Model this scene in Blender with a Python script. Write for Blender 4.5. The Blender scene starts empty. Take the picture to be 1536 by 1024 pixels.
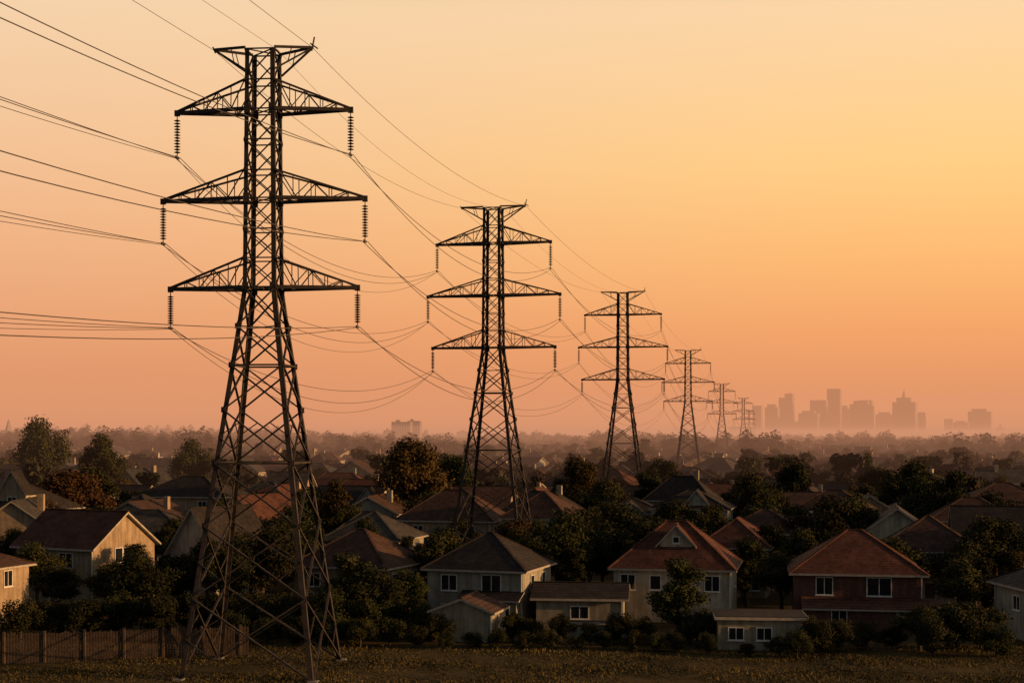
import bpy, math, random
from mathutils import Vector, Matrix
random.seed(7)
R=random.Random(11)
scene=bpy.context.scene
COL=scene.collection
def lin(c):
    return tuple(((v/255)/12.92 if v/255<=0.04045 else ((v/255+0.055)/1.055)**2.4) for v in c)

# ------------------------------------------------------------ materials
def newmat(name):
    m=bpy.data.materials.new(name); m.use_nodes=True
    nt=m.node_tree; b=nt.nodes['Principled BSDF']; return m,nt,b
def vary_mat(name,c1,c2,scale=1.0,rough=0.85,bump=0.0,coord='Object',spec=0.3,streak=False,detail=6):
    m,nt,b=newmat(name); N=nt.nodes; L=nt.links
    tc=N.new('ShaderNodeTexCoord'); no=N.new('ShaderNodeTexNoise')
    no.inputs['Scale'].default_value=scale; no.inputs['Detail'].default_value=detail
    no.inputs['Roughness'].default_value=0.65
    L.new(tc.outputs[coord],no.inputs['Vector'])
    cr=N.new('ShaderNodeValToRGB'); cr.color_ramp.elements[0].position=0.33; cr.color_ramp.elements[1].position=0.67
    cr.color_ramp.elements[0].color=(*c1,1); cr.color_ramp.elements[1].color=(*c2,1)
    L.new(no.outputs['Fac'],cr.inputs['Fac'])
    out=cr.outputs['Color']
    if streak:
        mp=N.new('ShaderNodeMapping'); mp.inputs['Scale'].default_value=(1.6,1.6,.16); L.new(tc.outputs[coord],mp.inputs['Vector'])
        ns=N.new('ShaderNodeTexNoise'); ns.inputs['Scale'].default_value=1.5; ns.inputs['Detail'].default_value=5; L.new(mp.outputs[0],ns.inputs['Vector'])
        c2r=N.new('ShaderNodeValToRGB'); c2r.color_ramp.elements[0].position=.35; c2r.color_ramp.elements[1].position=.6; c2r.color_ramp.elements[0].color=(.55,.52,.48,1)
        L.new(ns.outputs['Fac'],c2r.inputs['Fac'])
        mx=N.new('ShaderNodeMix'); mx.data_type='RGBA'; mx.blend_type='MULTIPLY'; mx.inputs['Factor'].default_value=.75
        L.new(out,mx.inputs['A']); L.new(c2r.outputs[0],mx.inputs['B']); out=mx.outputs['Result']
    L.new(out,b.inputs['Base Color'])
    b.inputs['Roughness'].default_value=rough; b.inputs['Specular IOR Level'].default_value=spec
    if bump>0:
        bp=N.new('ShaderNodeBump'); bp.inputs['Strength'].default_value=bump; bp.inputs['Distance'].default_value=0.05
        n2=N.new('ShaderNodeTexNoise'); n2.inputs['Scale'].default_value=scale*8; L.new(tc.outputs[coord],n2.inputs['Vector'])
        L.new(n2.outputs['Fac'],bp.inputs['Height']); L.new(bp.outputs[0],b.inputs['Normal'])
    return m
def roof_mat(name,c):
    m,nt,b=newmat(name); N=nt.nodes; L=nt.links
    tc=N.new('ShaderNodeTexCoord')
    no=N.new('ShaderNodeTexNoise'); no.inputs['Scale'].default_value=0.7; no.inputs['Detail'].default_value=8; no.inputs['Roughness'].default_value=0.7
    L.new(tc.outputs['Object'],no.inputs['Vector'])
    vo=N.new('ShaderNodeTexVoronoi'); vo.inputs['Scale'].default_value=3.2
    L.new(tc.outputs['Object'],vo.inputs['Vector'])
    wv=N.new('ShaderNodeTexWave'); wv.bands_direction='Z'; wv.wave_profile='SAW'; wv.inputs['Scale'].default_value=1.75; wv.inputs['Distortion'].default_value=0.15
    L.new(tc.outputs['Object'],wv.inputs['Vector'])
    cr=N.new('ShaderNodeValToRGB'); cr.color_ramp.elements[0].position=0.3; cr.color_ramp.elements[1].position=0.72
    cr.color_ramp.elements[0].color=(c[0]*.5,c[1]*.5,c[2]*.5,1); cr.color_ramp.elements[1].color=(c[0]*1.45,c[1]*1.45,c[2]*1.45,1)
    L.new(no.outputs['Fac'],cr.inputs['Fac'])
    bw=N.new('ShaderNodeRGBToBW'); L.new(vo.outputs['Color'],bw.inputs[0])
    mx=N.new('ShaderNodeMix'); mx.data_type='RGBA'; mx.blend_type='MULTIPLY'; mx.inputs['Factor'].default_value=0.45
    L.new(cr.outputs['Color'],mx.inputs['A']); L.new(bw.outputs[0],mx.inputs['B'])
    mx2=N.new('ShaderNodeMix'); mx2.data_type='RGBA'; mx2.blend_type='MULTIPLY'; mx2.inputs['Factor'].default_value=0.5
    L.new(mx.outputs['Result'],mx2.inputs['A']); L.new(wv.outputs['Color'],mx2.inputs['B'])
    L.new(mx2.outputs['Result'],b.inputs['Base Color'])
    bp=N.new('ShaderNodeBump'); bp.inputs['Strength'].default_value=0.8; bp.inputs['Distance'].default_value=0.06
    L.new(wv.outputs['Fac'],bp.inputs['Height']); L.new(bp.outputs[0],b.inputs['Normal'])
    b.inputs['Roughness'].default_value=0.85; b.inputs['Specular IOR Level'].default_value=0.12
    return m
M={}
M['beige']=vary_mat('render_beige',(.22,.185,.13),(.34,.29,.21),1.2,.9,.3,streak=True)
M['cream']=vary_mat('render_cream',(.31,.27,.20),(.46,.41,.32),1.0,.9,.3,streak=True)
M['grey']=vary_mat('render_grey',(.23,.21,.17),(.34,.31,.25),1.1,.9,.3,streak=True)
M['tan']=vary_mat('render_tan',(.25,.18,.115),(.38,.28,.18),1.1,.9,.3,streak=True)
M['redwall']=vary_mat('brick_redbrown',(.09,.04,.03),(.15,.07,.05),3.0,.9,.4,streak=True)
M['r_red']=roof_mat('roof_tile_red',(.135,.056,.038))
M['r_brown']=roof_mat('roof_tile_brown',(.098,.053,.038))
M['r_dark']=roof_mat('roof_slate_dark',(.046,.036,.032))
M['r_grey']=roof_mat('roof_slate_grey',(.078,.068,.06))
M['fascia']=vary_mat('fascia_paint',(.26,.22,.17),(.42,.36,.29),2,.6)
M['frame']=vary_mat('window_frame_paint',(.48,.45,.40),(.66,.63,.58),3,.5)
m,nt,b=newmat('window_glass_dark'); b.inputs['Base Color'].default_value=(.012,.014,.018,1); b.inputs['Roughness'].default_value=.12; M['glass']=m
M['door']=vary_mat('door_paint',(.05,.035,.03),(.09,.06,.05),3,.5)
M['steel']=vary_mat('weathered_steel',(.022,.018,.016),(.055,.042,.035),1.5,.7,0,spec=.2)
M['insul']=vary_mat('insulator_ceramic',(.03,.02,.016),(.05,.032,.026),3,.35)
M['cable']=vary_mat('cable_metal',(.05,.04,.035),(.08,.065,.055),1,.6)
M['wood']=vary_mat('fence_wood',(.045,.028,.02),(.10,.065,.043),2.0,.9,.4)
M['bark']=vary_mat('bark',(.04,.03,.022),(.08,.06,.045),3,.95,.6)
M['tower_bld']=vary_mat('city_facade',(.16,.15,.15),(.28,.26,.25),.02,.6,coord='Object')
M['concrete']=vary_mat('concrete',(.14,.13,.11),(.22,.2,.17),1.5,.95,.3)

def leaf_mat(name,c1,c2,sc=.55,lo=.5,hi=1.3):
    m,nt,b=newmat(name); N=nt.nodes; L=nt.links
    tc=N.new('ShaderNodeTexCoord'); no=N.new('ShaderNodeTexNoise'); no.inputs['Scale'].default_value=sc; no.inputs['Detail'].default_value=4; no.inputs['Roughness'].default_value=.75
    L.new(tc.outputs['Object'],no.inputs['Vector'])
    cr=N.new('ShaderNodeValToRGB'); cr.color_ramp.elements[0].position=0.35; cr.color_ramp.elements[1].position=0.68
    cr.color_ramp.elements[0].color=(*c1,1); cr.color_ramp.elements[1].color=(*c2,1)
    L.new(no.outputs['Fac'],cr.inputs['Fac'])
    oi=N.new('ShaderNodeObjectInfo'); hs=N.new('ShaderNodeHueSaturation')
    mr=N.new('ShaderNodeMapRange'); mr.inputs['To Min'].default_value=lo; mr.inputs['To Max'].default_value=hi
    L.new(oi.outputs['Random'],mr.inputs['Value']); L.new(mr.outputs[0],hs.inputs['Value'])
    mr2=N.new('ShaderNodeMapRange'); mr2.inputs['To Min'].default_value=.465; mr2.inputs['To Max'].default_value=.515
    ml=N.new('ShaderNodeMath'); ml.operation='FRACT'; mm=N.new('ShaderNodeMath'); mm.operation='MULTIPLY'; mm.inputs[1].default_value=7.31
    L.new(oi.outputs['Random'],mm.inputs[0]); L.new(mm.outputs[0],ml.inputs[0]); L.new(ml.outputs[0],mr2.inputs['Value']); L.new(mr2.outputs[0],hs.inputs['Hue'])
    L.new(cr.outputs['Color'],hs.inputs['Color'])
    L.new(hs.outputs[0],b.inputs['Base Color']); b.inputs['Roughness'].default_value=.8; b.inputs['Specular IOR Level'].default_value=.06
    return m
M['leaf']=leaf_mat('foliage_green',(.014,.017,.006),(.050,.048,.014))
M['leaf_w']=leaf_mat('foliage_autumn',(.03,.022,.008),(.095,.06,.018))
M['leaf_far']=leaf_mat('foliage_far',(.020,.017,.010),(.055,.042,.022),.15)

# ground
m,nt,b=newmat('ground_soil_grass'); N=nt.nodes; L=nt.links
tc=N.new('ShaderNodeTexCoord')
def noise(scale,detail=8,rough=.7):
    n=N.new('ShaderNodeTexNoise'); n.inputs['Scale'].default_value=scale; n.inputs['Detail'].default_value=detail; n.inputs['Roughness'].default_value=rough
    L.new(tc.outputs['Object'],n.inputs['Vector']); return n
n1=noise(.12); n2=noise(1.6)
cr=N.new('ShaderNodeValToRGB'); cr.color_ramp.elements[0].position=.35; cr.color_ramp.elements[1].position=.65
cr.color_ramp.elements[0].color=(.035,.027,.012,1); cr.color_ramp.elements[1].color=(.115,.077,.030,1)
L.new(n1.outputs['Fac'],cr.inputs['Fac'])
mx=N.new('ShaderNodeMix'); mx.data_type='RGBA'; mx.blend_type='MULTIPLY'; mx.inputs['Factor'].default_value=.7
cr2=N.new('ShaderNodeValToRGB'); cr2.color_ramp.elements[0].position=.3; cr2.color_ramp.elements[1].position=.7; cr2.color_ramp.elements[0].color=(.35,.35,.35,1)
L.new(n2.outputs['Fac'],cr2.inputs['Fac']); L.new(cr.outputs[0],mx.inputs['A']); L.new(cr2.outputs[0],mx.inputs['B'])
L.new(mx.outputs['Result'],b.inputs['Base Color']); b.inputs['Roughness'].default_value=1; b.inputs['Specular IOR Level'].default_value=.05
M['ground']=m
M['grass']=leaf_mat('grass_blades',(.03,.026,.010),(.125,.088,.030),.14,1,1)

# ------------------------------------------------------------ mesh helper
class MB:
    def __init__(s): s.v=[]; s.f=[]; s.m=[]
    def poly(s,pts,mat=0):
        i=len(s.v); s.v.extend([tuple(p) for p in pts]); s.f.append(tuple(range(i,i+len(pts)))); s.m.append(mat)
    def box(s,x0,x1,y0,y1,z0,z1,mat=0):
        i=len(s.v)
        s.v.extend([(x0,y0,z0),(x1,y0,z0),(x1,y1,z0),(x0,y1,z0),(x0,y0,z1),(x1,y0,z1),(x1,y1,z1),(x0,y1,z1)])
        for f in ((0,3,2,1),(4,5,6,7),(0,1,5,4),(1,2,6,5),(2,3,7,6),(3,0,4,7)):
            s.f.append(tuple(i+k for k in f)); s.m.append(mat)
    def beam(s,p,q,w,h=None,mat=0):
        p=Vector(p);q=Vector(q);h=h or w
        d=(q-p)
        if d.length<1e-6: return
        d.normalize()
        up=Vector((0,0,1)) if abs(d.z)<.9 else Vector((1,0,0))
        a=d.cross(up).normalized(); b=a.cross(d).normalized()
        i=len(s.v)
        for e in (p,q):
            for sa,sb in ((-1,-1),(1,-1),(1,1),(-1,1)):
                s.v.append(tuple(e+a*(w/2*sa)+b*(h/2*sb)))
        for f in ((0,1,5,4),(1,2,6,5),(2,3,7,6),(3,0,4,7),(3,2,1,0),(4,5,6,7)):
            s.f.append(tuple(i+k for k in f)); s.m.append(mat)
    def angle(s,p,q,w,ox,oy,t=.035,mat=0):
        p=Vector(p);q=Vector(q)
        for ax,ay in (((ox*w,0),(0,oy*t)),((ox*t,0),(0,oy*w))):
            i=len(s.v)
            for e in (p,q):
                for u,v in ((0,0),(1,0),(1,1),(0,1)):
                    s.v.append((e.x+ax[0]*u+ay[0]*v, e.y+ax[1]*u+ay[1]*v, e.z))
            for f in ((0,1,5,4),(1,2,6,5),(2,3,7,6),(3,0,4,7),(3,2,1,0),(4,5,6,7)):
                s.f.append(tuple(i+k for k in f)); s.m.append(mat)
    def cone(s,p,q,r0,r1,n=7,mat=0):
        p=Vector(p);q=Vector(q); d=(q-p).normalized()
        up=Vector((0,0,1)) if abs(d.z)<.9 else Vector((1,0,0))
        a=d.cross(up).normalized(); b=a.cross(d).normalized()
        i=len(s.v)
        for e,r in ((p,r0),(q,r1)):
            for k in range(n):
                t=2*math.pi*k/n; s.v.append(tuple(e+a*(r*math.cos(t))+b*(r*math.sin(t))))
        for k in range(n):
            s.f.append((i+k,i+(k+1)%n,i+n+(k+1)%n,i+n+k)); s.m.append(mat)
    def mesh(s,name,mats):
        me=bpy.data.meshes.new(name); me.from_pydata(s.v,[],s.f)
        for x in mats: me.materials.append(x)
        me.polygons.foreach_set('material_index',s.m); me.update(); return me
def obj(name,me,loc=(0,0,0),rz=0,parent=None,scale=(1,1,1)):
    o=bpy.data.objects.new(name,me); COL.objects.link(o); o.location=loc; o.rotation_euler=(0,0,rz); o.scale=scale
    if parent: o.parent=parent
    return o
def sm(x): x=max(0,min(1,x)); return x*x*(3-2*x)
def hgt(x,y):
    if y<300: return 0
    r=-x/y
    return 9*sm((y-450)/1200)*sm((r+.02)/.3)

# ------------------------------------------------------------ ground
xs=sorted(set([0]+[s*v for v in (15,30,50,80,120,180,260,380,550,800,1200,1800,2700,4200,7000,12000,20000) for s in (-1,1)]))
ys=[-3000,-1000,-300,-100,0,60,100,140,200,300,400,520,650,800,1000,1250,1600,2100,2800,4000,6000,9000,14000,22000]
gb=MB()
for y in ys:
    for x in xs: gb.v.append((x,y,hgt(x,y)))
nx=len(xs)
for j in range(len(ys)-1):
    for i in range(nx-1):
        gb.f.append((j*nx+i,j*nx+i+1,(j+1)*nx+i+1,(j+1)*nx+i)); gb.m.append(0)
obj('ground',gb.mesh('ground',[M['ground']]))

# ------------------------------------------------------------ pylons
def aw(z):
    if z<27.4: return 4.75+(1.2-4.75)*z/27.4
    return 1.2+(1.06-1.2)*(z-27.4)/17.3
ARMS=[(27.6,29.7,6.9,2.8),(34.0,36.0,7.45,3.05),(40.4,42.5,6.4,3.2)]
def build_lattice(t=1.0,xs=1.0):
    b=MB()
    lv=[0,5.6,10.6,15,18.8,22,24.8,27.6,29.7,31.8,34,36,38.2,40.4,42.5,44.7]
    C=((-1,-1),(1,-1),(1,1),(-1,1))
    for i in range(len(lv)-1):
        z0,z1=lv[i],lv[i+1]; a0,a1=aw(z0),aw(z1)
        lw=(.34 if z0<27 else .30)*t
        for sx,sy in C:
            b.angle((sx*a0,sy*a0,z0),(sx*a1,sy*a1,z1),lw,-sx,-sy,.06*t)
        bw=(.15 if z0<27 else .11)*t
        for k in range(4):
            c0=C[k]; c1=C[(k+1)%4]
            P=lambda c,a,z:(c[0]*a,c[1]*a,z)
            p00,p01=P(c0,a0,z0),P(c1,a0,z0); p10,p11=P(c0,a1,z1),P(c1,a1,z1)
            b.beam(p00,p11,bw,bw*.7); b.beam(p01,p10,bw,bw*.7)
            if z0>=27 or i in (2,4,6): b.beam(p10,p11,bw*1.1,bw*.8)
            if i<4:
                mid=(Vector(p00)+Vector(p11)+Vector(p01)+Vector(p10))/4
                for lo,hi in ((p00,p10),(p01,p11)):
                    l=(Vector(lo)+Vector(hi))/2
                    qa=(Vector(lo)+mid)/2; qb=(Vector(hi)+mid)/2
                    b.beam(l,qa,.07*t); b.beam(l,qb,.07*t)
    for z in (15,24.8,27.6,34,40.4,44.7):
        a=aw(z); b.beam((-a,-a,z),(a,a,z),.08*t); b.beam((a,-a,z),(-a,a,z),.08*t)
    for z in (27.6,34,40.4):
        a=aw(z)+.03
        for sx in(-1,1):
            for sy in(-1,1):
                b.box(min(sx*a,sx*(a-.45)),max(sx*a,sx*(a-.45)),sy*a-.04,sy*a+.04,z-.3,z+.35)
    for z,zt,Lh,il in ARMS:
        Lh*=xs
        for sx in (-1,1):
            a=aw(z); at=aw(zt); tip=Vector((sx*Lh,0,z)); tt=Vector((sx*Lh,0,z+.12))
            n=5
            for sy in (-1,1):
                B0=Vector((sx*a,sy*a,z)); T0=Vector((sx*at,sy*at,zt))
                b.beam(B0,tip,.22*t,.25*t); b.beam(T0,tt,.15*t,.13*t)
                pb=B0;pt=T0
                for k in range(1,n+1):
                    f=k/n; nb=B0.lerp(tip,f); ntp=T0.lerp(tt,f)
                    if k<n: b.beam(nb,ntp,.06*t)
                    if k%2: b.beam(pt,nb,.07*t)
                    else: b.beam(pb,ntp,.07*t)
                    pb,pt=nb,ntp
            for k in range(n):
                f0,f1=k/n,(k+1)/n; s1=1 if k%2 else -1
                b.beam(Vector((sx*a,s1*a,z)).lerp(tip,f0),Vector((sx*a,-s1*a,z)).lerp(tip,f1),.07*t)
            b.box(sx*Lh-.18,sx*Lh+.18,-.12,.12,z-.22,z+.2)
    for sx in (-1,1):
        a=aw(44.7); tip=Vector((sx*3.65*xs,0,44.95))
        for sy in (-1,1):
            B0=Vector((sx*a,sy*a,44.8)); T0=Vector((sx*aw(43.3),sy*aw(43.3),43.2))
            b.beam(B0,tip,.15*t,.17*t); b.beam(T0,tip,.12*t)
            b.beam(B0.lerp(tip,.45),T0.lerp(tip,.35),.06*t)
        b.beam(tip-Vector((sx*.1,0,.25)),tip+Vector((sx*.1,0,.2 if sx<0 else .75)),.09*t)
        if sx>0: b.beam(tip+Vector((-.2,0,.3)),tip+Vector((.35,0,-.1)),.09*t)
    for sx,sy in C:
        for z in lv[1:7]:
            a=aw(z); b.box(sx*a-.02*sx-.16,sx*a+.16-.02*sx,sy*a-.03*sy-.02,sy*a+.02,z-.2,z+.2)
    return b
def build_ins(xs=1.0):
    b=MB()
    for z,zt,Lh,il in ARMS:
        Lh*=xs
        for sx in (-1,1):
            x=sx*Lh; top=z-.2; bot=z-il
            b.cone((x,0,top),(x,0,bot),.035,.035,6)
            n=12; st=(top-.35-(bot+.35))/(n-1)
            for k in range(n):
                zz=top-.35-k*st
                b.cone((x,0,zz+.07),(x,0,zz-.01),.07,.25,9); b.cone((x,0,zz-.01),(x,0,zz-.06),.25,.1,9)
            b.box(x-.06,x+.06,-.35,.35,bot-.1,bot+.06)
    return b
def build_feet():
    b=MB()
    for sx in(-1,1):
        for sy in(-1,1):
            b.box(sx*4.75-.35,sx*4.75+.35,sy*4.75-.35,sy*4.75+.35,-.3,.12)
    return b
TW=[(-46,-52,1,1),(-18.0,103,1.0,1.0),(-2.3,175,1.12,1.0),(21.9,281,1.18,1.0),(59.4,480,1.18,1.1),(119.5,810,1.18,1.3),(187,1150,1.18,1.5),(300,1800,1.2,1.8)]
cache={}
tinfo=[]
for i,(x,y,xsc,th) in enumerate(TW):
    if i==0: d=Vector((TW[1][0]-x,TW[1][1]-y))
    elif i==len(TW)-1: d=Vector((x-TW[i-1][0],y-TW[i-1][1]))
    else: d=Vector((TW[i+1][0]-TW[i-1][0],TW[i+1][1]-TW[i-1][1]))
    ang=-math.atan2(d.x,d.y)
    if i==1: ang=-math.radians(5)
    key=(xsc,th)
    if key not in cache:
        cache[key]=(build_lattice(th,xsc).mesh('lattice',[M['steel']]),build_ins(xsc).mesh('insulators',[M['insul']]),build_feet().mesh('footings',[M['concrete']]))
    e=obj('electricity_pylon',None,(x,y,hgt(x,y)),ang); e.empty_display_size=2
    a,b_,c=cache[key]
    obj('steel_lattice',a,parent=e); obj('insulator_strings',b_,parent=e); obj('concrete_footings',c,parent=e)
    tinfo.append((Matrix.Translation((x,y,hgt(x,y)))@Matrix.Rotation(ang,4,'Z'),xsc))
def span(i):
    A,xa=tinfo[i];B,xb=tinfo[i+1]
    cu=bpy.data.curves.new('overhead_cables','CURVE'); cu.dimensions='3D'; cu.bevel_depth=.026; cu.bevel_resolution=1
    L=(A.translation-B.translation).length
    s0={0:2.1,1:3.6,2:3.8}.get(i,min(9,L*.03))
    rr=random.Random(i)
    def wire(p,q,sag,r=1):
        sp=cu.splines.new('POLY'); n=36; sp.points.add(n)
        for k in range(n+1):
            t=k/n; w=p.lerp(q,t); w.z-=4*sag*t*(1-t); sp.points[k].co=(*w,1); sp.points[k].radius=r
    for z,zt,Lh,il in ARMS:
        for sx in(-1,1):
            nsub=(3 if sx<0 else 2) if i<=1 else 2
            for k in range(nsub):
                off=(-.2,.2,0)[k]
                p=A@Vector((sx*Lh*xa+off,.0,z-il-.05*k)); q=B@Vector((sx*Lh*xb+off,0,z-il-.05*k))
                ss=s0*(1.7 if (i==0 and sx>0) else 1)
                wire(p,q,ss*(1+.26*k+rr.uniform(-.05,.05)),1 if k<2 else .8)
    for sx in(-1,1):
        p=A@Vector((sx*3.65*xa,0,44.9)); q=B@Vector((sx*3.65*xb,0,44.9)); wire(p,q,s0*.55,.7)
    p=A@Vector((1.1*xa,0,44.8)); q=B@Vector((1.1*xb,0,44.8)); wire(p,q,s0*.8,.5)
    cu.materials.append(M['cable'])
    obj('overhead_power_cables',cu)
for i in range(len(TW)-1): span(i)

# ------------------------------------------------------------ houses
def roof_gable(b,w,d,e,r,o=.5,th=.2,axis='x',cx=0,cy=0,mt=0,mf=1):
    hw=(w/2+o) if axis=='x' else (d/2+o); hd=(d/2+o) if axis=='x' else (w/2+o)
    sl=(r-e)/((d if axis=='x' else w)/2); el=e-sl*o
    prof=[(-hd,el+th),(0,r+th),(hd,el+th),(hd,el),(0,r),(-hd,el)]
    def T(a,p):
        return (cx+a,cy+p[0],p[1]) if axis=='x' else (cx-p[0],cy+a,p[1])
    L=[T(-hw,p) for p in prof]; Rr=[T(hw,p) for p in prof]
    b.poly([L[0],Rr[0],Rr[1],L[1]],mt); b.poly([L[1],Rr[1],Rr[2],L[2]],mt)
    b.poly([L[2],Rr[2],Rr[3],L[3]],mf); b.poly([L[3],Rr[3],Rr[4],L[4]],mf); b.poly([L[4],Rr[4],Rr[5],L[5]],mf); b.poly([L[5],Rr[5],Rr[0],L[0]],mf)
    for S in (L,Rr):
        b.poly([S[0],S[1],S[4],S[5]],mf); b.poly([S[1],S[2],S[3],S[4]],mf)
    b.beam(T(-hw,(0,r+th+.02)),T(hw,(0,r+th+.02)),.22,.12,mt)
def roof_hip(b,w,d,e,r,o=.5,th=.18,cx=0,cy=0,mt=0,mf=1):
    W=w/2+o;D=d/2+o; e0=e-.12
    rl=max(0,(w-d)/2); rd=max(0,(d-w)/2)
    lo=[(cx+sx*W,cy+sy*D,e0) for sx,sy in((-1,-1),(1,-1),(1,1),(-1,1))]
    hi=[(p[0],p[1],e0+th) for p in lo]
    if w>=d: A=(cx-rl-.15,cy,r);B=(cx+rl+.15,cy,r); b.poly([hi[0],hi[1],B,A],mt); b.poly([hi[1],hi[2],B],mt); b.poly([hi[2],hi[3],A,B],mt); b.poly([hi[3],hi[0],A],mt); hips=[(0,A),(1,B),(2,B),(3,A)]
    else: A=(cx,cy-rd-.15,r);B=(cx,cy+rd+.15,r); b.poly([hi[0],hi[1],A],mt); b.poly([hi[1],hi[2],B,A],mt); b.poly([hi[2],hi[3],B],mt); b.poly([hi[3],hi[0],A,B],mt); hips=[(0,A),(1,A),(2,B),(3,B)]
    for k,P in hips: b.beam(hi[k],P,.22,.12,mt)
    b.beam(A,B,.22,.12,mt)
    for k in range(4): b.poly([lo[k],lo[(k+1)%4],hi[(k+1)%4],hi[k]],mf)
    b.poly(lo[::-1],mf)
def window(fr,gl,side,u,z,ww,wh,w,d,cx=0,cy=0,mull=1):
    def bx(mb,u0,u1,z0,z1,p0,p1,m=0):
        if side=='f': mb.box(cx+u0,cx+u1,cy-d/2-p1,cy-d/2-p0,z0,z1,m)
        elif side=='b': mb.box(cx+u0,cx+u1,cy+d/2+p0,cy+d/2+p1,z0,z1,m)
        elif side=='r': mb.box(cx+w/2+p0,cx+w/2+p1,cy+u0,cy+u1,z0,z1,m)
        else: mb.box(cx-w/2-p1,cx-w/2-p0,cy+u0,cy+u1,z0,z1,m)
    a,c=u-ww/2,u+ww/2; z0,z1=z-wh/2,z+wh/2
    bx(gl,a,c,z0,z1,-.05,.015)
    f=.08
    bx(fr,a-f,a,z0-f,z1+f,-.02,.07); bx(fr,c,c+f,z0-f,z1+f,-.02,.07)
    bx(fr,a,c,z1,z1+f,-.02,.07); bx(fr,a,c,z0-f,z0,-.02,.07)
    bx(fr,a-.15,c+.15,z0-f-.06,z0-f-.002,-.02,.14)
    for k in range(mull):
        uu=a+(c-a)*(k+1)/(mull+1); bx(fr,uu-.03,uu+.03,z0,z1,.0,.05)
def wallsbox(b,w,d,e,roof,r,axis,cx=0,cy=0):
    x0,x1,y0,y1=cx-w/2,cx+w/2,cy-d/2,cy+d/2; z0=-.3
    if roof=='hip' or roof=='flat': b.box(x0,x1,y0,y1,z0,e)
    elif axis=='x':
        b.poly([(x0,y0,z0),(x1,y0,z0),(x1,y0,e),(x0,y0,e)]); b.poly([(x1,y1,z0),(x0,y1,z0),(x0,y1,e),(x1,y1,e)])
        b.poly([(x1,y0,z0),(x1,y1,z0),(x1,y1,e),(x1,cy,r),(x1,y0,e)]); b.poly([(x0,y1,z0),(x0,y0,z0),(x0,y0,e),(x0,cy,r),(x0,y1,e)])
    else:
        b.poly([(x1,y0,z0),(x1,y1,z0),(x1,y1,e),(x1,y0,e)]); b.poly([(x0,y1,z0),(x0,y0,z0),(x0,y0,e),(x0,y1,e)])
        b.poly([(x0,y0,z0),(x1,y0,z0),(x1,y0,e),(cx,y0,r),(x0,y0,e)]); b.poly([(x1,y1,z0),(x0,y1,z0),(x0,y1,e),(cx,y1,r),(x1,y1,e)])
HS=[]
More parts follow.
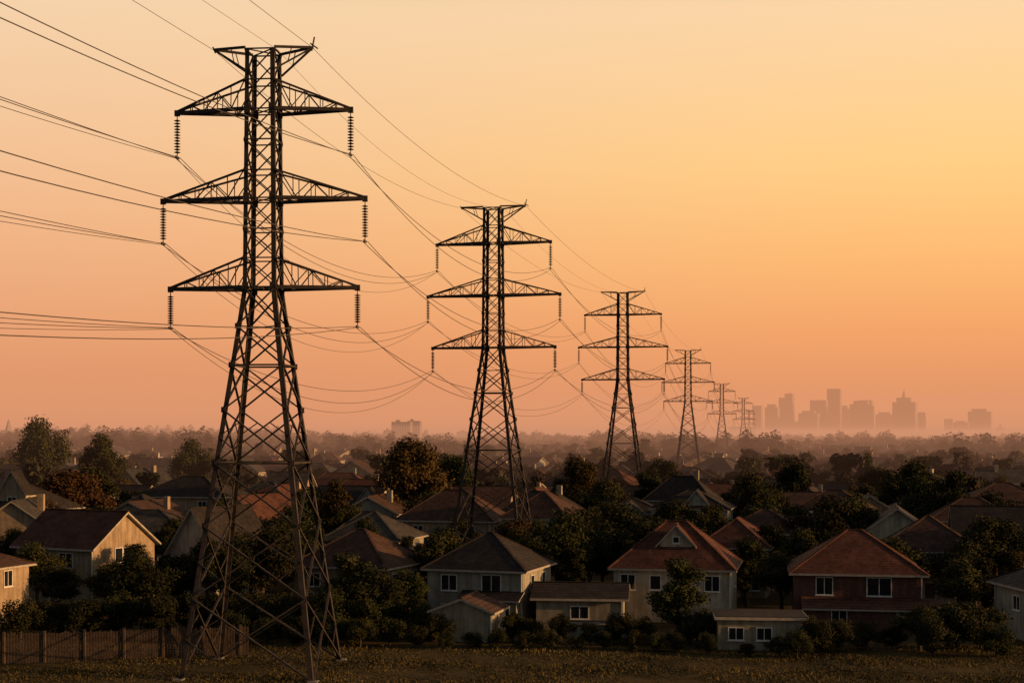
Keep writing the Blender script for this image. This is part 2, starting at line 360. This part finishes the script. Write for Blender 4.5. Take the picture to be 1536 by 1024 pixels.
def house(name,X,Y,rot,w,d,e,r,kind='hip',axis='x',wall='beige',roof='r_brown',wins=None,dormer=None,ext=None,chim=None,door=True,o=.5):
    H=obj(name,None,(X,Y,hgt(X,Y)),math.radians(rot)); H.empty_display_size=3
    HS.append((X,Y,max(w,d)/2+1.5))
    wb,rb,fr,gl,dr=MB(),MB(),MB(),MB(),MB()
    wallsbox(wb,w,d,e,kind,r,axis)
    if kind=='hip': roof_hip(rb,w,d,e,r,o)
    elif kind=='gable': roof_gable(rb,w,d,e,r,o,axis=axis)
    else:
        rb.box(-w/2-.3,w/2+.3,-d/2-.3,d/2+.3,e+.002,e+.22,1); rb.box(-w/2-.2,w/2+.2,-d/2-.2,d/2+.2,e+.222,e+.28,0)
    if wins is None:
        wins=[]
        if e>4:
            for u in (-w*.28,w*.28): wins.append(('f',u,e-1.25,1.3,1.15,1)); wins.append(('f',u,1.45,1.5,1.3,1))
            for u in (-d*.25,d*.25): wins.append(('r',u,e-1.25,1.1,1.15,1)); wins.append(('r',u,1.45,1.1,1.2,1)); wins.append(('l',u,e-1.25,1.1,1.15,1)); 
        else:
            wins=[('f',-w*.25,1.5,1.3,1.1,1),('f',w*.25,1.5,1.3,1.1,1),('r',0,1.5,1.2,1.1,1)]
    for s,u,z,ww,wh,ml in wins: window(fr,gl,s,u,z,ww,wh,w,d,mull=ml)
    if door:
        dr.box(-.5,.5,-d/2-.05,-d/2+.02,-.1,2.1); fr.box(-.62,-.5,-d/2-.08,-d/2+.02,-.1,2.22); fr.box(.5,.62,-d/2-.08,-d/2+.02,-.1,2.22); fr.box(-.5,.5,-d/2-.08,-d/2+.02,2.1,2.22)
    if dormer:
        for (u,dw,de,drr,pj) in dormer:
            cy=-d/2-pj/2+1.5
            dd=pj+3
            wallsbox(wb,dw,dd,de,'gable',drr,'y',cx=u,cy=cy)
            roof_gable(rb,dw,dd,de,drr,.35,.18,'y',cx=u,cy=cy)
            if dw>3.7: window(fr,gl,'f',0,de-1.1,min(1.4,dw*.4),1.1,dw,dd,cx=u,cy=cy)
            else: window(fr,gl,'f',0,de+.35,.5,.5,dw,dd,cx=u,cy=cy,mull=0)
    if ext:
        for (u,ew,ed,ee,er,rk) in ext:
            wb.box(u-ew/2,u+ew/2,-d/2-ed,-d/2+.3,-.3,ee)
            y0=-d/2-ed-.45; y1=-d/2-.01
            A=[(u-ew/2-.4,y0,ee-.05),(u+ew/2+.4,y0,ee-.05),(u+ew/2+.4,y1,er),(u-ew/2-.4,y1,er)]
            Bt=[(p[0],p[1],p[2]+.15) for p in A]
            rb.poly(Bt,0); rb.poly(A[::-1],1)
            for k in range(4): rb.poly([A[k],A[(k+1)%4],Bt[(k+1)%4],Bt[k]],1)
            for uu in (-ew*.25,ew*.25):
                window(fr,gl,'f',u+uu,1.4,1.2,1.1,ew,d+2*ed)
    if chim:
        for cxx,cyy,ct in chim:
            wb.box(cxx-.35,cxx+.35,cyy-.3,cyy+.3,e,ct); fr.box(cxx-.42,cxx+.42,cyy-.37,cyy+.37,ct+.002,ct+.12)
            for q in(-.15,.15): rb.cone((cxx+q,cyy,ct+.12),(cxx+q,cyy,ct+.5),.1,.08,8)
    if kind!='flat':
        fr.beam((w/2-.1,-d/2-.06,0),(w/2-.1,-d/2-.06,e-.15),.09)
    obj('walls',wb.mesh('walls',[M[wall]]),parent=H); obj('roof',rb.mesh('roof',[M[roof],M['fascia']]),parent=H)
    obj('window_frames',fr.mesh('window_frames',[M['frame']]),parent=H); obj('window_glass',gl.mesh('window_glass',[M['glass']]),parent=H)
    if door: obj('door',dr.mesh('door',[M['door']]),parent=H)
    return H
n='suburban_house'
house(n,-2.0,131,-18,9.0,8.8,4.9,8.0,'hip',wall='grey',roof='r_dark',wins=[('f',-2.4,3.75,1.4,1.3,1),('f',1.6,3.75,1.7,1.5,1),('r',-1.5,3.7,.9,1.2,0),('r',2,3.7,.9,1.2,0),('f',-2.4,1.2,1.4,1.2,1)],ext=[(1.8,5,1.2,2.4,3.0,'lean')])
house(n,15.4,133,-12,10.6,9,4.8,8.9,'hip',wall='cream',roof='r_red',wins=[('f',-4,3.6,1.25,1.3,1),('f',3.6,3.6,1.25,1.3,1),('r',0,3.6,1.2,1.2,1),('f',-1.5,3.6,.9,1.2,0)],dormer=[(.2,3.0,7.0,8.6,-1.8)])
house(n,31.3,130,-10,11.0,10,4.7,8.3,'hip',wall='redwall',roof='r_red',wins=[('f',-2.9,3.65,1.35,1.45,1),('f',1.8,3.65,2.0,1.5,1),('f',-2.9,1.2,1.3,1.2,1),('r',0,3.6,1.2,1.3,1)],ext=[(1.0,11,2.6,1.9,2.6,'lean')],door=False)
house(n,43.0,147,-14,9,9,5.2,8.6,'hip',wall='cream',roof='r_brown')
house(n,55.5,166,-14,7.5,9,5.6,8.4,'gable','x',wall='beige',roof='r_dark')
house(n,46.6,119,5,9,9,4.3,7.0,'hip',wall='grey',roof='r_grey',wins=[('f',-3.4,3.0,.9,1.1,1),('l',0,3,1.2,1.1,1)])
house(n,-44.3,148,-27,10.4,9,5.7,8.9,'gable','x',wall='tan',roof='r_red',wins=[('f',-3.5,4.3,1.2,1.2,1),('f',1.6,4.3,1.7,1.4,1),('r',-.9,4.7,1.0,1.4,0),('r',.3,4.7,1.0,1.4,0),('r',1.5,4.7,1.0,1.4,0),('f',1.6,1.4,1.7,1.4,1)])
house(n,-48.4,125,-20,8,8,5.4,7.4,'hip','y',wall='tan',roof='r_brown',wins=[('r',-1.2,4.4,1.0,1.3,1),('r',1.2,4.4,1.0,1.3,1)],ext=[(2,8,3.6,2.6,4.0,'lean')])
house(n,-71,205,-20,13,11,6.2,10.0,'hip','x',wall='tan',roof='r_dark',dormer=[(2,4.6,8.6,11.6,-1.5)])
house(n,-53,236,-12,15,11,6.7,9.9,'hip',wall='tan',roof='r_dark')
house(n,-26,232,-14,11,9,5.5,8.3,'gable','x',wall='cream',roof='r_dark',dormer=[(3.8,3.6,5.8,8.2,-.6)])
house(n,-34,192,-30,10,9,4.6,8.6,'gable','y',wall='tan',roof='r_red')
house(n,-16.2,168,-16,9,9,4.8,7.8,'hip',wall='beige',roof='r_grey')
house(n,-14.5,137,-22,9.5,9,4.6,7.9,'hip',wall='tan',roof='r_brown')
house(n,-31.5,154,-34,7,8,4.6,9.0,'gable','y',wall='cream',roof='r_dark')
house(n,-8,197,-14,13,10,5.2,9.2,'hip',wall='tan',roof='r_brown')
house(n,4.5,190,-18,9,10,5.9,9.4,'hip',wall='cream',roof='r_brown')
house(n,27,212,-14,11,10,6.0,8.6,'hip',wall='cream',roof='r_dark',dormer=[(1,4,6.4,8.6,-.5)])
house(n,31,174,-16,9.5,9,5.1,7.8,'hip',wall='beige',roof='r_brown')
house(n,24.3,153,-16,7,9,5.1,8,'hip',wall='tan',roof='r_red')
house(n,46,170,-14,8,9,5.4,8.2,'gable','y',wall='cream',roof='r_grey')
house(n,80,232,-10,13,11,6,9,'hip',wall='tan',roof='r_brown')
house(n,63,150,-12,10,9,5,8,'hip',wall='beige',roof='r_red')
house(n,-5,222,-10,10,9,5.8,8.6,'gable','x',wall='tan',roof='r_brown')
house(n,48,212,-18,11,9,5.6,8.6,'hip',wall='tan',roof='r_brown')
house(n,62,192,-14,11,9,5.4,8.4,'hip',wall='tan',roof='r_brown')
g='garage'
house(g,-3.6,119,-14,5.2,4.5,2.4,3.4,'gable','y',wall='beige',roof='r_brown',wins=[],o=.3,door=False)
house(g,6.2,127,-6,7.6,6,2.7,3.6,'gable','x',wall='beige',roof='r_dark',wins=[('f',0,1.5,1.5,1,1)],door=False)
house(g,19.9,114.5,-5,6.8,4.5,2.4,3,'flat',wall='beige',roof='r_dark',wins=[('f',-2,1.3,1.1,.9,1),('f',.2,1.3,1.1,.9,1)],door=False)
house(g,7.5,119.5,-3,6,.5,1.1,1.5,'flat',wall='grey',roof='r_dark',wins=[],door=False)

def variant(k):
    rr=random.Random(100+k)
    w=rr.uniform(8.5,15);d=rr.uniform(8,10.5);e=rr.choice([3.0,3.4,5.2,5.4,5.8]);r=e+rr.uniform(2.3,4.0)
    wb,rb,fr,gl=MB(),MB(),MB(),MB()
    kind=rr.choice(['hip','hip','gable']);ax=rr.choice(['x','y'])
    wallsbox(wb,w,d,e,kind,r,ax)
    if kind=='hip': roof_hip(rb,w,d,e,r)
    else: roof_gable(rb,w,d,e,r,axis=ax)
    if k%3==0:
        u=rr.uniform(-2,2); wallsbox(wb,4.5,4,e,'gable',e+2.2,'y',cx=u,cy=-d/2); roof_gable(rb,4.5,4,e,e+2.2,.35,.18,'y',cx=u,cy=-d/2)
    if k%3==1:
        u=rr.choice([-1,1])*(w/2+1.9); wallsbox(wb,3.9,6,2.7,'hip',4,'y',cx=u,cy=-.5); roof_hip(rb,3.9,6,2.7,4.1,.35,cx=u,cy=-.5)
    if k%2: wb.box(w*.2-.4,w*.2+.4,.6,1.3,e,r+.9)
    for s,dm in (('f',w),('r',d),('l',d),('b',w)):
        for u in(-dm*.27,dm*.27):
            for z in ([e-1.3,1.4] if e>4 else [1.6]): window(fr,gl,s,u,z,1.3,1.15,w,d)
    b=MB()
    for src,off in ((wb,0),(rb,1),(fr,3),(gl,4)):
        i=len(b.v); b.v+=src.v; b.f+=[tuple(i+q for q in f) for f in src.f]; b.m+=[off+q for q in src.m]
    wm=rr.choice(['tan','beige','cream','grey']); rm=rr.choice(['r_brown','r_red','r_dark','r_brown','r_grey'])
    return b.mesh('distant_house',[M[wm],M[rm],M['fascia'],M['frame'],M['glass']])
V=[variant(k) for k in range(26)]
DH=obj('distant_suburb_houses',None)
grid={}
def free(x,y,r):
    c=20
    for i in range(int(x//c)-1,int(x//c)+2):
        for j in range(int(y//c)-1,int(y//c)+2):
            for (a,b_,q) in grid.get((i,j),()):
                if (a-x)**2+(b_-y)**2<(q+r)**2: return False
    return True
def put(x,y,r): grid.setdefault((int(x//20),int(y//20)),[]).append((x,y,r))
for h in HS: put(*h)
for t in TW: put(t[0],t[1],6)
cnt=0
for _ in range(6500):
    D=1/R.uniform(1/2200,1/180); x=R.uniform(-.45,.47)*D; y=D
    rr_=R.uniform(7.2,9.6)
    if not free(x,y,rr_): continue
    put(x,y,rr_-.6); cnt+=1
    obj('house',R.choice(V),(x,y,hgt(x,y)),math.radians(R.choice([-14,-14,-20,76,166,-8,-35,50])+R.uniform(-8,8)),DH,(R.uniform(.85,1.1),R.uniform(.85,1.1),R.uniform(.8,1.05)))
    if cnt>1200: break
print('houses',cnt)

# ------------------------------------------------------------ trees
def tree_mesh(seed,h,rw,nleaf,ls,trunk=.25,limbs=7,leafm='leaf',low=.25,clumps=26):
    rr=random.Random(seed); b=MB()
    cz=h*(low+(1-low)/2); rz=h*(1-low)/2
    b.cone((0,0,-.3),(rr.uniform(-.2,.2),rr.uniform(-.2,.2),h*.5),h*.028+.05,h*.014+.02,8,0)
    b.cone((0,0,h*.48),(rr.uniform(-.5,.5),rr.uniform(-.5,.5),h*.85),h*.014+.02,.03,6,0)
    cl=[]
    for k in range(clumps):
        for _ in range(20):
            p=Vector((rr.gauss(0,1),rr.gauss(0,1),rr.gauss(0,1))).normalized()*(rr.random()**.4)
            if p.z<-.75: continue
            break
        s=1-.35*max(0,p.z)
        c=Vector((p.x*rw*.82*s,p.y*rw*.82*s,cz+p.z*rz*.84)); cr=rw*rr.uniform(.22,.42)
        cl.append((c,cr))
    for k in range(limbs):
        c,_=rr.choice(cl); z0=h*rr.uniform(.22,.5)
        b.cone((0,0,z0),tuple(c),h*.011+.02,.02,5,0)
    tot=sum(c[1]**2 for c in cl)
    for c,cr in cl:
        n_=int(nleaf*cr*cr/tot)
        for _ in range(n_):
            dv=Vector((rr.gauss(0,1),rr.gauss(0,1),rr.gauss(0,1))).normalized()
            rad=cr*(rr.random()**.35)*(1+.25*rr.gauss(0,.6))
            p=c+Vector((dv.x,dv.y,dv.z*.8))*rad
            if p.z<.1: continue
            nn=(dv+Vector((rr.gauss(0,.6),rr.gauss(0,.6),rr.gauss(0,.6)+.3))).normalized()
            a=nn.orthogonal().normalized(); bb=nn.cross(a); t=rr.uniform(0,6.28)
            a2=a*math.cos(t)+bb*math.sin(t); b2=nn.cross(a2); s=ls*rr.uniform(.6,1.3)
            b.poly([p-a2*s*.5,p-b2*s*.3,p+a2*s*.5,p+b2*s*.3],1)
    return b.mesh('tree',[M['bark'],M[leafm]])
big=[tree_mesh(1,10,3.6,9500,.34),tree_mesh(2,10,4.3,9500,.36,clumps=34),tree_mesh(3,10,3.0,8500,.33,low=.12,clumps=30)]
bigw=[tree_mesh(4,10,3.9,12000,.34,leafm='leaf_w',clumps=46,low=.08),tree_mesh(6,10,3.2,8000,.34,leafm='leaf_w',low=.15)]
shr=[tree_mesh(7,4,2.7,7000,.23,low=0.0,clumps=24,limbs=4),tree_mesh(8,4,2.3,6000,.23,low=0.0,clumps=18,limbs=4)]
def T(name,me,x,y,h,base=10,wsc=1.0):
    s=h/base; obj(name,me,(x,y,hgt(x,y)),R.uniform(0,6.28),None,(s*wsc,s*wsc,s))
dt='deciduous_tree'
for (px,D,h,k,ws) in [(616,222,16.6,'w0',.9),(868,235,13.2,'w0',1.0),(680,245,13.5,'b0',1.0),(1432,198,12.4,'b2',1.0),(1400,203,11.2,'b1',1.1),(1303,330,12.5,'b0',.6),
  (65,330,21,'b1',.8),(155,300,17,'b0',.8),(290,330,16,'b1',.8),(105,212,12,'w0',1.3),(60,190,8.5,'w0',1.2),(1018,117,7.2,'b2',1.2),(395,131,8.8,'b1',1.0),(340,128,7.0,'b0',1.1),
  (935,160,9.2,'b1',1.1),(885,148,7.0,'b0',1.1),(215,127,6.6,'b1',1.15),(165,130,5.4,'b0',1.2),(270,132,6.0,'b0',1.3),(520,124,7.0,'b2',1.3),(565,122,5.6,'b1',1.3),(612,124,5.2,'b0',1.2),
  (860,142,6.0,'b2',1.2),(1172,134,6.0,'b1',1.1),(1440,126,6.0,'b0',1.2),(1475,128,6.2,'b2',1.1),(1380,112,3.6,'b1',1.5),(1155,152,7.5,'b0',1.0),(1235,168,9.8,'b1',1.2),(1275,172,9.6,'b0',1.2),(1190,250,12,'b0',1.0),
  (10,135,5,'b1',1.4),(90,132,4.8,'b0',1.5),(470,150,7.4,'b2',1.0),(655,150,6.4,'b0',1.2),(1370,245,12.5,'b1',1.1),(1010,182,8.6,'b0',1.2),(445,142,7.6,'b1',1.0),(310,145,6.5,'b0',1.0),
  (1130,225,11,'b1',1.1),(1070,180,8.4,'b2',1.1),(640,200,9,'b1',1.1),(130,225,12,'b0',1.2),(905,225,10,'b1',1.2),(970,240,11,'b2',1.1),(1500,200,9,'b1',1.2)]:
    me={'b':big,'w':bigw}[k[0]][int(k[1])]
    x=(px-768)*D/2133
    T(dt,me,x,D,h,10,ws); put(x,D,2.5)
for (px,D,h) in [(30,117,3.6),(80,119,3.3),(130,118,3.8),(180,120,4.2),(235,118,4.2),(285,121,4),(330,121,3.9),(375,122,3.6),(420,120,3.8),(465,119,3.9),(500,119,4.2),(545,118,3.9),(590,120,3.8),(635,119,3.0),(655,117,2.4),
   (770,117,2.6),(800,116,2.0),(840,116,2.6),(885,115.5,2.0),(930,116,2.6),(965,116,2.4),(1045,116,3),(1085,119,2.6),(1168,108.5,1.9),(1195,108.5,2.2),(1225,111,2.8),(1260,112,2.6),(1300,113,2.3),(1340,113,2.0),(1400,110,2.8),(1435,113,4.1),(1470,113,3.8),(1495,109,2.6),(1120,109,1.2),(710,114,1.3),(1060,111,1.6),(1010,112,1.6),
   (350,116,2.6),(400,116,2.4),(450,115,2.4),(495,115,2.6),(540,114,2.4),(585,115,2.5),(625,114,2.0),(670,113,1.6),(745,113,1.7),(785,113,1.2),(825,113,1.7),(865,113,1.1),(905,113,1.6),(950,112,1.7),(985,112,1.5)]:
    x=(px-768)*D/2133
    T('shrub',R.choice(shr),x,D,h,4,R.uniform(.85,1.15)); put(x,D,1.5)
mid=obj('suburb_trees',None)
c2=0
for _ in range(4000):
    D=R.uniform(138,320); x=R.uniform(-.48,.5)*D
    if not free(x,D,1.2): continue
    put(x,D,1.3); h=R.uniform(4,8.2)+ (4 if R.random()<.15 else 0)*R.random(); s=h/10; ws=R.uniform(.85,1.45)
    obj('tree',R.choice(big+big+bigw),(x,D,0),R.uniform(0,6.28),mid,(s*ws,s*ws,s)); c2+=1
    if c2>430: break
print('mid',c2)
far=[tree_mesh(20+k,10,4.2,900,1.1,leafm='leaf_far' if k%3 else 'leaf',clumps=14,limbs=2,low=.1) for k in range(5)]
def belt(seed):
    rr=random.Random(seed); b=MB()
    for t in range(9):
        cx=rr.uniform(-28,28); cy=rr.uniform(-9,9); h=rr.uniform(4,13); rw=rr.uniform(2.5,5.5)
        for _ in range(190):
            dv=Vector((rr.gauss(0,1),rr.gauss(0,1),rr.gauss(0,1))).normalized()*(rr.random()**.4)
            p=Vector((cx+dv.x*rw,cy+dv.y*rw,h*.52+dv.z*h*.5))
            nn=(dv+Vector((rr.gauss(0,.5),rr.gauss(0,.5),.4))).normalized(); a=nn.orthogonal().normalized(); bb=nn.cross(a); t_=rr.uniform(0,6.28)
            a2=a*math.cos(t_)+bb*math.sin(t_); b2=nn.cross(a2); s=rr.uniform(1,2.1)
            b.poly([p-a2*s*.5,p-b2*s*.4,p+a2*s*.5,p+b2*s*.4],0)
    return b.mesh('tree_belt',[M['leaf_far']])
belts=[belt(k) for k in range(5)]
FT=obj('distant_trees',None)
for _ in range(3000):
    D=1/R.uniform(1/1400,1/265); x=R.uniform(-.49,.49)*D
    if not free(x,D,.5 if D>500 else 1.5): continue
    h=R.uniform(4.5,8.8)
    if R.random()<.13: h+=R.uniform(2,6)
    s=h/10
    obj('far_tree',R.choice(far),(x,D,hgt(x,D)),R.uniform(0,6.28),FT,(s*R.uniform(.8,1.3),s*1.1,s))
for _ in range(850):
    D=1/R.uniform(1/6500,1/800); x=R.uniform(-.49,.49)*D; s=1+D/4500
    un=.75+.35*math.sin(x/D*31+D*.004)+.25*math.sin(x/D*77+2)
    obj('tree_belt',R.choice(belts),(x,D,hgt(x,D)),R.gauss(0,.35)+R.choice((0,math.pi)),FT,(s*1.2,s,max(.35,un)*(1+D/8000)))

# ------------------------------------------------------------ fence
fb=MB(); rf=random.Random(5)
x=-49.0
def fy(x): return 103.2+ (x+49)*.24
while x<-20.5:
    y=fy(x); h=2.2+rf.uniform(-.09,.07)
    ln=rf.uniform(-.012,.012)
    fb.box(x,x+.14,y+ln,y+.03+ln,0.02,h); x+=.185+rf.uniform(0,.03)
for k in range(11):
    xx=-49+k*2.8; 
    if k==2: continue
    fb.box(xx-.08,xx+.08,fy(xx)-.18,fy(xx)-.02,-.1,2.35)
fb.box(-46.6,-46.3,fy(-46.5)-.2,fy(-46.5)-.04,-.1,2.6)
fb.beam((-49,fy(-49),2.42),(-46.2,fy(-46.2),2.42),.3,.1)
for z in(.6,1.75): fb.beam((-49,fy(-49)+.07,z),(-20.5,fy(-20.5)+.07,z),.08,.1)
obj('wooden_fence',fb.mesh('wooden_fence',[M['wood']]))

# ------------------------------------------------------------ grass
gr=MB(); rg=random.Random(9)
for _ in range(80000):
    y=88+rg.random()**1.05*27; x=rg.uniform(-.40,.42)*y
    den=math.sin(x*.35+1.3*math.sin(y*.4))+math.sin(y*.8+x*.13)+.6*math.sin(x*1.7+y*.6)
    h=rg.uniform(.02,.13)*(1.1+.4*den)
    if rg.random()<.02: h*=2.5
    if h<.03: continue
    a=rg.uniform(0,6.28); w=.03+.06*rg.random(); dx,dy=math.cos(a)*w,math.sin(a)*w; lx,ly=rg.gauss(0,.11),rg.gauss(0,.11)
    gr.poly([(x-dx,y-dy,0),(x+dx,y+dy,0),(x+lx,y+ly,h)],0)
obj('grass',gr.mesh('grass',[M['grass']]))

# ------------------------------------------------------------ skyline
SK=[(1130,1143,608,0),(1149,1168,606,1),(1170,1190,590,2),(1190,1216,632,0),(1200,1228,616,1),(1217,1240,600,0),(1242,1261,583,0),(1258,1275,608,1),(1277,1309,601,1),(1290,1308,600,0),
    (1315,1340,618,1),(1341,1374,603,0),(1346,1366,590,3),(1377,1388,618,0),(1417,1429,628,0),(1431,1452,631,1),(1454,1486,613,1),(1495,1506,640,3),(1096,1128,640,0),(1235,1250,622,0)]
for i,(a,c,t,st) in enumerate(SK):
    D=7600+ (i*137)%500; k=D/2133
    w=(c-a)*k; h=17+(648-t)*k; x=((a+c)/2-768)*k; dd=w*.8
    b=MB(); nfl=max(4,int(h/12))
    hh=h if st in(0,) else h*.9
    b.box(-w/2,w/2,-dd/2,dd/2,0,hh)
    for q in range(nfl):
        z=hh*(q+.3)/nfl; b.box(-w/2-1,w/2+1,-dd/2-1,dd/2+1,z,z+hh/nfl*.45,0)
    if st==1: b.box(-w*.36,w*.30,-dd*.3,dd*.3,hh,h)
    if st==2: b.box(-w*.1,w*.48,-dd*.3,dd*.3,hh,h); b.cone((w*.2,0,h),(w*.2,0,h+18),2,1)
    if st==3: b.box(-w*.36,w*.36,-dd*.3,dd*.3,hh*.9,hh*.97); b.cone((0,0,hh*.97),(0,0,h+24),w*.2,1)
    obj('skyscraper',b.mesh('skyscraper',[M['tower_bld']]),(x,D,0),math.radians(-24))
def block(px,D,w,h,name='apartment_block'):
    b=MB(); b.box(-w/2,w/2,-7,7,-2,h)
    nf=max(3,int(h/3.2))
    for q in range(nf):
        z=h*(q+.35)/nf
        for u in range(int(w/4)):
            b.box(-w/2+u*4+1,-w/2+u*4+3,-7.06,-6.9,z,z+1.4,1)
    b.box(-w*.3,-w*.1,-3,3,h,h+3)
    x=(px-768)*D/2133; obj(name,b.mesh(name,[M['tower_bld'],M['glass']]),(x,D,hgt(x,D)),math.radians(-10))
block(603,2200,30,31);block(622,2230,20,33);block(585,2300,18,18);block(700,3000,40,18)
for px,D,h in((13,1500,19),(236,1900,15)):
    b=MB(); b.box(-3,3,-3,3,0,h*.55); b.cone((0,0,h*.55),(0,0,h+4),4,.1,4); b.box(-4,4,3,22,0,h*.3); roof_gable(b,8,19,h*.3,h*.45,.4,.3,'y',cx=0,cy=12.5,mt=0,mf=0)
    x=(px-768)*D/2133; obj('church',b.mesh('church',[M['tower_bld']]),(x,D,hgt(x,D)),0)

# ------------------------------------------------------------ haze (absorbing air volume; its emission colour stands in for scattered light)
def haze(name,x0,x1,y0,y1,z0,z1,L_,col):
    b=MB(); b.box(x0,x1,y0,y1,z0,z1)
    m=bpy.data.materials.new(name); m.use_nodes=True; nt=m.node_tree; nt.nodes.clear()
    out=nt.nodes.new('ShaderNodeOutputMaterial'); ab=nt.nodes.new('ShaderNodeVolumeAbsorption'); em=nt.nodes.new('ShaderNodeEmission'); ad=nt.nodes.new('ShaderNodeAddShader')
    ab.inputs['Color'].default_value=(0,0,0,1); ab.inputs['Density'].default_value=1/L_
    em.inputs['Color'].default_value=(*lin(col),1); em.inputs['Strength'].default_value=1/L_
    nt.links.new(ab.outputs[0],ad.inputs[0]); nt.links.new(em.outputs[0],ad.inputs[1]); nt.links.new(ad.outputs[0],out.inputs['Volume'])
    obj(name,b.mesh(name,[m]))
haze('haze_air',-15000,15000,420,15000,-30,300,6600,(224,152,110))
haze('ground_mist',-14000,14000,260,14000,-29,25,2500,(204,143,110))

# ------------------------------------------------------------ sun and world
SUN_AZ=102; SUN_EL=10
sd=bpy.data.lights.new('sun','SUN'); sd.energy=5.0; sd.angle=math.radians(.6); sd.color=(1,.54,.22)
so=bpy.data.objects.new('sun',sd); COL.objects.link(so)
az,el=math.radians(SUN_AZ),math.radians(SUN_EL)
d=Vector((math.sin(az)*math.cos(el),math.cos(az)*math.cos(el),math.sin(el)))
so.rotation_euler=d.to_track_quat('Z','Y').to_euler(); so.location=(200,50,100)
w=bpy.data.worlds.new('World'); scene.world=w; w.use_nodes=True; nt=w.node_tree; N=nt.nodes; L=nt.links
bg=N['Background']; sky=N.new('ShaderNodeTexSky'); sky.sky_type='NISHITA'; sky.sun_disc=False; sky.sun_elevation=el; sky.sun_rotation=az
sky.dust_density=3.0; L.new(sky.outputs[0],bg.inputs['Color']); bg.inputs['Strength'].default_value=.05
tc=N.new('ShaderNodeTexCoord'); sp=N.new('ShaderNodeSeparateXYZ'); L.new(tc.outputs['Generated'],sp.inputs[0])
def ramp(stops):
    r=N.new('ShaderNodeValToRGB'); e=r.color_ramp.elements
    while len(e)<len(stops): e.new(.5)
    for k,(p,c) in enumerate(stops): e[k].position=p; e[k].color=(*lin(c),1)
    mp=N.new('ShaderNodeMapRange'); mp.inputs['From Min'].default_value=0; mp.inputs['From Max'].default_value=.6; L.new(sp.outputs['Z'],mp.inputs['Value']); L.new(mp.outputs[0],r.inputs['Fac']); return r
z=lambda v:v/.6
rl=ramp([(0,(197,128,98)),(z(.03),(214,139,95)),(z(.07),(226,147,95)),(z(.14),(234,167,108)),(z(.2),(237,184,128)),(z(.28),(239,200,150)),(z(.6),(110,104,104))])
rrp=ramp([(0,(214,138,96)),(z(.03),(236,146,82)),(z(.07),(248,157,74)),(z(.12),(254,180,82)),(z(.18),(255,201,106)),(z(.28),(248,206,148)),(z(.6),(130,118,112))])
mf=N.new('ShaderNodeMapRange'); mf.interpolation_type='SMOOTHSTEP'; mf.inputs['From Min'].default_value=-.42; mf.inputs['From Max'].default_value=.36; L.new(sp.outputs['X'],mf.inputs['Value'])
mx=N.new('ShaderNodeMix'); mx.data_type='RGBA'; L.new(mf.outputs[0],mx.inputs['Factor']); L.new(rl.outputs[0],mx.inputs['A']); L.new(rrp.outputs[0],mx.inputs['B'])
bk=N.new('ShaderNodeMapRange'); bk.interpolation_type='SMOOTHSTEP'; bk.inputs['From Min'].default_value=-.4; bk.inputs['From Max'].default_value=.88
L.new(sp.outputs['Y'],bk.inputs['Value'])
mxb=N.new('ShaderNodeMix'); mxb.data_type='RGBA'; L.new(bk.outputs[0],mxb.inputs['Factor']); mxb.inputs['A'].default_value=(.056,.054,.054,1); L.new(mx.outputs['Result'],mxb.inputs['B'])
bg2=N.new('ShaderNodeBackground'); L.new(mxb.outputs['Result'],bg2.inputs['Color']); bg2.inputs['Strength'].default_value=1.0
ad=N.new('ShaderNodeAddShader'); L.new(bg.outputs[0],ad.inputs[0]); L.new(bg2.outputs[0],ad.inputs[1]); L.new(ad.outputs[0],N['World Output'].inputs['Surface'])

# ------------------------------------------------------------ camera
cd=bpy.data.cameras.new('camera'); cam=bpy.data.objects.new('camera',cd); COL.objects.link(cam)
cam.location=(0,0,17.2); cam.rotation_euler=(math.radians(90),0,0); cd.lens=50; cd.sensor_width=36; cd.shift_y=136/1536; cd.clip_start=.5; cd.clip_end=40000
scene.camera=cam
scene.view_settings.view_transform='Standard'; scene.view_settings.look='None'; scene.view_settings.exposure=0
